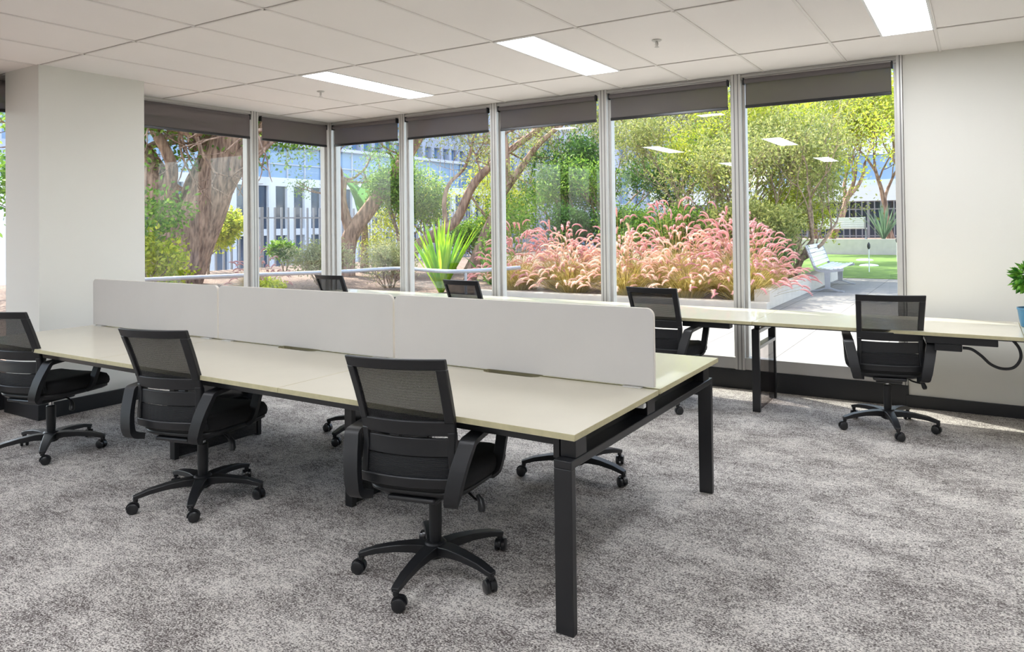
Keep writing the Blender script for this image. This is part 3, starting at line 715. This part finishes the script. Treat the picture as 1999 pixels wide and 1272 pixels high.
# fountain grass clumps
GB = leaf_mat('grass_blade', (150, 138, 60), (214, 190, 120), .4)
PL = leaf_mat('plume', (232, 190, 170), (250, 226, 204), .45)
PLP = leaf_mat('plume_pink', (214, 150, 154), (242, 200, 190), .45)
def grass_clump(loc, seed, label, hgt=1.0, np_=70, pm=None, rad=.5, toward=0):
    rg = random.Random(seed); t = empty('fountain_grass', loc, rg.uniform(0, 6), label, 'ornamental grass', 'pink fountain grass clumps in the planter')
    t.rotation_euler.z = 0
    m = MB()
    for i in range(800):
        a = rg.uniform(0, 6.283); k = rg.uniform(.1, 1.1); L = hgt*rg.uniform(.55, .95)
        d = Vector((math.cos(a)*k, math.sin(a)*k, 1)).normalized(); side = Vector((-math.sin(a), math.cos(a), 0)); q = Vector((math.cos(a)*rad*.4*rg.random(), math.sin(a)*rad*.4*rg.random(), 0)); vs = []
        n = 5; w_ = .009
        for j in range(n+1):
            tt = j/n; vs += [q-side*w_*(1-tt*.8)/2, q+side*w_*(1-tt*.8)/2]; dd = (d+Vector((math.cos(a)*tt*.7, math.sin(a)*tt*.7, -tt*tt*1.5))).normalized(); q = q+dd*(L/n)
        m.add(vs, [(2*j, 2*j+1, 2*j+3, 2*j+2) for j in range(n)])
    m.build('blades', GB, t)
    m = MB(); st = MB()
    for i in range(np_):
        a = rg.uniform(0, 6.283); k = rg.uniform(.1, 1.0)**.8; hh = hgt*rg.uniform(.55, 1.08)*(1.15-.95*k**1.5)+.05
        o = Vector((math.cos(a)*k*rad*.45, math.sin(a)*k*rad*.45, 0)); tip = Vector((math.cos(a)*k*rad*1.3, math.sin(a)*k*rad*1.3, hh))
        st.tube([o, (o+tip)/2+Vector((0, 0, hh*.12)), tip], .0022, 3, caps=False)
        d = (tip-o).normalized(); P = [tip.copy()]; q = tip.copy(); out = Vector((math.cos(a+rg.uniform(-.9, .9)), math.sin(a+rg.uniform(-.9, .9)), 0)); L = rg.uniform(.17, .27); bend = rg.uniform(.25, .75)
        for j in range(8):
            d = (d+out*bend*.42+Vector((0, 0, -.10-.06*j))*bend*1.5).normalized(); q = q+d*L/8; P.append(q.copy())
        R_ = [.007, .012, .0155, .017, .017, .016, .0135, .009, .003]
        m.tube(P, [x*.85 for x in R_], 6)
        for j in range(1, 8):
            for b_ in range(9):
                v = rvec(rg); v = (v-d*v.dot(d)).normalized(); e = P[j]+v*R_[j]*2.3+(P[j+1]-P[j])*1.3; s_ = v.cross(d).normalized()*.0035
                m.add([P[j]+s_, P[j]-s_, e], [(0, 1, 2)])
    st.build('stalks', GB, t); m.build('plumes', pm or PL, t)
    return t
cl = [(-7.9, 11.75, 'at the far left of the planter', 1.0, PLP), (-7.2, 12.2, 'second from the left, upper plumes over the dry blades', 1.05, PLP), (-6.6, 11.65, 'left of the planter front, next to the mullion', .8, PL),
      (-5.95, 12.3, 'behind the front row, left of centre', 1.15, PLP), (-5.45, 11.6, 'in the front row directly behind the second window chair', .85, PL), (-4.9, 12.4, 'tallest, at the centre of the planter', 1.35, PLP),
      (-4.35, 11.65, 'front row, right of centre with cream plumes', .85, PL), (-3.85, 12.3, 'behind the front row, right of centre', 1.2, PLP), (-3.35, 11.6, 'front right corner, spilling over the curb', 1.0, PLP), (-3.5, 12.7, 'rearmost at the right curb, leaning over the paving', 1.0, PLP)]
for i, (x, y, lb, hg, pm) in enumerate(cl): grass_clump((x, y, .10), 50+i, 'pink fountain grass clump '+lb, hg*1.08, 150, pm, .72)
grass_clump((-13.4, 9.9, -.05), 70, 'reddish fountain grass clump outside the left windows by the corner', .8, 40, PLP, .5)

# dense trees and shrubs behind the grass
specs = [(-8.6, 16.6, 'dark leafed tree behind the left end of the pink grass', LD, 1.2, 13000, .10, 61, 1),
         (-10.4, 19.6, 'tall olive tree in the third bay, behind the dark leafed one', LO, 1.9, 11000, .10, 62, 2),
         (-7.2, 16.4, 'green tree behind the middle of the third bay', LG, 1.35, 13000, .10, 63, 2),
         (-7.0, 19.8, 'tallest olive twiggy tree at the left of the fourth bay', LO, 2.0, 14000, .10, 64, 2),
         (-5.5, 16.6, 'green leafy tree at the middle of the fourth bay', LO, 1.35, 13000, .09, 65, 2),
         (-4.4, 17.2, 'yellow-green tree at the right of the fourth bay', LY, 1.4, 10000, .09, 66, 2),
         (-3.7, 15.6, 'pale barked olive tree at the left of the widest window', LO, 1.15, 9500, .09, 67, 3),
         (-4.9, 20.6, 'tall thin leaved tree rising behind the yellow-green one', LP, 2.0, 11000, .09, 68, 2),
         (-8.3, 21.5, 'high brown twiggy tree behind the third bay', LP, 2.1, 9000, .09, 69, 3)]
for x, y, lb, lm, L, nl, ls, sd, stn in specs: tree((x, y, 0), lb, lm, BARKL, L=L, r_=.085, maxlev=5, leaves=nl, ls=ls, lw=ls*.4, cr=.42, seed=sd, stems=stn, up=.08, spread=.7)
for x, y, lb, lm, L, nl, sd in [(-8.4, 15.0, 'dark green hedge shrub behind the left of the pink grass', LD, .5, 7000, 71), (-7.0, 15.1, 'green hedge shrub behind the grass in the third bay', LG, .5, 7000, 72), (-5.7, 15.0, 'green hedge shrub behind the grass in the fourth bay', LG, .48, 7000, 73),
                          (-4.5, 15.0, 'olive hedge shrub right behind the tallest grass', LO, .5, 7000, 74), (-3.9, 14.6, 'twiggy straw and green shrub beside the white bench', LO, .5, 8000, 75), (-3.75, 17.0, 'tall yellow-green shrub behind the white bench', LY, .62, 7500, 76), (-3.45, 14.0, 'dark low shrub behind the curb left of the white bench', LD, .24, 3000, 77)]:
    tree((x, y, .2), lb, lm, BARKL, L=L, r_=.03, maxlev=4, leaves=nl, ls=.09, lw=.035, cr=.32, seed=sd, stems=5, name='shrub', cat='shrub', group='hedge shrubs behind the pink grass')
# right side trees beyond the putting green
tree((-5.6, 31.6, .5), 'slender forked tree standing behind the rear bench', LY, BARK, L=2.0, r_=.17, maxlev=5, leaves=11000, ls=.17, lw=.07, cr=.8, seed=81, stems=2, up=.12, spread=.55)
tree((-3.0, 33.0, .5), 'yellow-green tree at the right edge of the widest window', LY, BARK, L=2.1, r_=.16, maxlev=5, leaves=11000, ls=.17, lw=.07, cr=.8, seed=82, stems=2, up=.12, spread=.6)
tree((-5.4, 25.5, .0), 'tall bright yellow-green tree behind the white bench', LY, BARKL, L=2.0, r_=.14, maxlev=5, leaves=12000, ls=.14, lw=.06, cr=.7, seed=83, stems=1, up=.14, spread=.6)

# ------------------------------------------------------------------ benches
def park_bench(loc, rz, L, label, back=True):
    t = empty('park_bench', loc, rz, label, 'bench', 'white slatted benches outside')
    for i in range(6):
        y = .02+i*.075; MB().box(-L/2, L/2, y, y+.062, .425+.01*(abs(i-3)), .45+.01*(abs(i-3))).build('seat_slat', WHITE, t, bevel=.005)
    if back:
        for i in range(5):
            z = .50+i*.082; y = -.02-.032*i
            MB().add([(-L/2, y, z), (L/2, y, z), (L/2, y-.03, z+.07), (-L/2, y-.03, z+.07), (-L/2, y-.022, z-.006), (L/2, y-.022, z-.006), (L/2, y-.052, z+.064), (-L/2, y-.052, z+.064)], [(0, 1, 2, 3), (7, 6, 5, 4), (0, 4, 5, 1), (1, 5, 6, 2), (2, 6, 7, 3), (3, 7, 4, 0)]).build('back_slat', WHITE, t)
    for s in (-1, 1):
        x = s*(L/2-.03 if back else L/2-.25)
        m = MB().sweep(smooth_path([(x, .49, .435), (x, .30, .405), (x, .08, .40), (x, -.02, .45), (x, -.09, .62), (x, -.19, .90)] if back else [(x, .48, .425), (x, .2, .40), (x, .0, .42)], 4), (1, 0, 0), .05, .05)
        m.sweep([(x, .2, .40), (x, .2, .08)], (1, 0, 0), .06, [.11, .09])
        m.sweep(smooth_path([(x, -.08, .012), (x, .05, .03), (x, .2, .075), (x, .38, .03), (x, .5, .012)], 3), (1, 0, 0), .06, .025)
        m.build('end_frame', METG, t, smooth=True)
park_bench((-2.78, 15.45, 0), R(-88), 1.95, 'white slatted park bench on the terrace beside the planter curb')
park_bench((-4.9, 31.2, .58), R(2), 1.9, 'white slatted bench on the planter behind the putting green')

# golf pins
def pin(x, y, label, h=.62):
    t = empty('golf_pin', (x, y, .012), 0, label, 'golf pin', 'white pins on the putting green')
    MB().tube([(0, 0, 0), (0, 0, h)], .014, 8).build('pole', WHITE, t)
    MB().lathe([(.02, h-.02), (.04, h+.03), (.04, h+.10), (.01, h+.16)], n=10).build('top', FENCD, t)
pin(-2.5, 20.2, 'white golf pin with a dark top at the front of the putting green')
pin(-2.35, 26.0, 'white golf pin at the back of the putting green near the window edge')
for x, y, lb in ((-3.35, 26.0, 'white low marker lying on the putting green, rear one'), (-2.85, 23.0, 'white low marker lying on the putting green, front one')):
    tag(MB().lathe([(.28, 0), (.24, .03), (.1, .05)], n=20).build('putting_marker', WHITE, loc=(x, y, .012), smooth=True), lb, 'marker')

# handrail
hr = empty('handrail', (-9.5, 9, 0), 0, 'pale metal handrail curving through the garden in front of the flax', 'handrail')
HP = [(-11.6, 6.3, .58), (-10.9, 7.6, .58), (-9.9, 9.0, .58), (-9.55, 9.75, .59), (-9.2, 9.95, .59), (-8.2, 9.65, .59), (-7.65, 9.75, .59), (-7.3, 10.9, .59)]
m = MB().tube([(x+9.5, y-9, z) for x, y, z in smooth_path(HP, 3)], .035, 10); m.build('top_rail', METG, hr, smooth=True)
for i in (0, 2, 4, 6):
    x, y, z = HP[i]; MB().tube([(x+9.5, y-9, -.05), (x+9.5, y-9, z-.02)], .025, 8).build('post', METG, hr, smooth=True)

# fences
def fence(name, x0, y0, x1, y1, z0, z1, step, label, m_, r_=.018, ztop=.3):
    L = math.hypot(x1-x0, y1-y0); t = empty(name, (x0, y0, z0), math.atan2(y1-y0, x1-x0), label, 'fence')
    for z in (.12, z1-z0): MB().box(0, L, -.02, .02, z-.025, z+.025).build('rail', m_, t)
    n = int(L/step); p0 = MB().box(-r_, r_, -r_, r_, 0, z1-z0+ztop).build('picket', m_, t)
    for i in range(1, n):
        c = p0.copy(); col.objects.link(c); c.location = (i*step, 0, 0)
        if i % 10 == 0: c.scale = (2.2, 2.2, 1)
fence('palisade_fence', -22, 13.5, -22, 40, -.3, 1.73, .29, 'grey palisade fence in front of the white office block', FENC, .03, .38)
fence('palisade_fence', -12, 34, 4, 34, .55, 1.85, .26, 'pale palisade fence behind the rear bench and agave', FENC, .022, .35)

# ------------------------------------------------------------------ buildings
def office(face_x, y0, pitch, ncol, ww, rows, ztop, zbot, label):
    t = empty('office_building', (face_x, y0, 0), 0, label, 'building')
    w_ = MB(); L = pitch*ncol; pier = pitch-ww
    w_.box(-12, -.25, 0, L, zbot, ztop)
    for i in range(ncol+1): w_.box(-.25, 0, i*pitch-pier/2, i*pitch+pier/2, zbot, ztop)
    zs = [zbot]+[z for r_ in rows for z in r_]+[ztop]
    for a, b in zip(zs[::2], zs[1::2]): w_.box(-.25, -.003, 0, L, a, b)
    w_.build('wall', FACW, t)
    for (za, zb) in rows:
        for i in range(ncol): MB().box(-.24, -.20, i*pitch+pier/2, (i+1)*pitch-pier/2, za, zb).build('window', WGL, t)
    return t, L
ob, L = office(-34, 16.56-.25, 1.222, 25, .76, [(-5.2, -3.8), (-3.3, -1.5), (-1.3+.0, .93), (1.3, 3.7)], 4.18, -6, 'white office block with tall narrow windows beyond the palisade fence')
g_ = MB().box(-6, -.3, 0, L, 4.18, 6.0).build('glass_storey', WGB, ob)
fr = MB()
for i in range(0, 26, 1): fr.box(-.3, -.22, i*1.222-.03, i*1.222+.03, 4.18, 6.0)
fr.box(-.3, -.2, 0, L, 4.95, 5.0).box(-6.3, .1, -.2, L+.2, 6.0, 6.2); fr.build('glazing_frame', FACG, ob)
# pale tower behind
tw = empty('tower_block', (-52, 20, 0), 0, 'pale lavender high-rise with vertical fins behind the white office block', 'building')
MB().box(-20, -.6, 0, 60, -6, 30).build('wall', WGB, tw)
f_ = MB()
for i in range(41): f_.box(-.6, 0, i*1.5, i*1.5+.42, -6, 30)
for z in range(-6, 31, 4): f_.box(-.6, -.1, 0, 60, z, z+1.1)
f_.build('fin_grid', FACG, tw)
# low white roofed building, right rear
lw = empty('pavilion', (-4, 42, 0), 0, 'low glazed building with a white flat roof behind the rear fence', 'building')
MB().box(-12, 16, 0, 8, -1, 2.35).build('glazing', WGL, lw)
pm_ = MB()
for i in range(15): pm_.box(-12+i*2, -11.9+i*2, -.08, 0, -1, 2.35)
pm_.build('mullions', FENCD, lw)
MB().box(-13, 17, -2.5, 9, 2.35, 3.15).build('roof', WHITE, lw)
of = empty('office_building', (-16, 62, 0), 0, 'pale office block with blue glass bands above the right-hand trees', 'building')
m = MB(); b_ = MB()
for i in range(7): m.box(0, 34, 0, 14, -6+4.2*i, -6+4.2*i+2.2); b_.box(.2, 33.8, .3, 13.7, -6+4.2*i+2.2, -6+4.2*(i+1))
m.build('wall', FACW, of); b_.build('glass_band', WGB, of)

t2 = empty('tower_block', (-42, 62, 0), 0, 'blue-grey glass tower glimpsed between the trees of the third bay', 'building')
MB().box(0, 19, .6, 18, -6, 34).build('wall', WGB, t2)
f_ = MB()
for i in range(14): f_.box(i*1.45, i*1.45+.5, 0, .6, -6, 34)
for z in range(-6, 34, 4): f_.box(0, 19.3, .1, .6, z, z+1.2)
f_.build('fin_grid', FACG, t2)
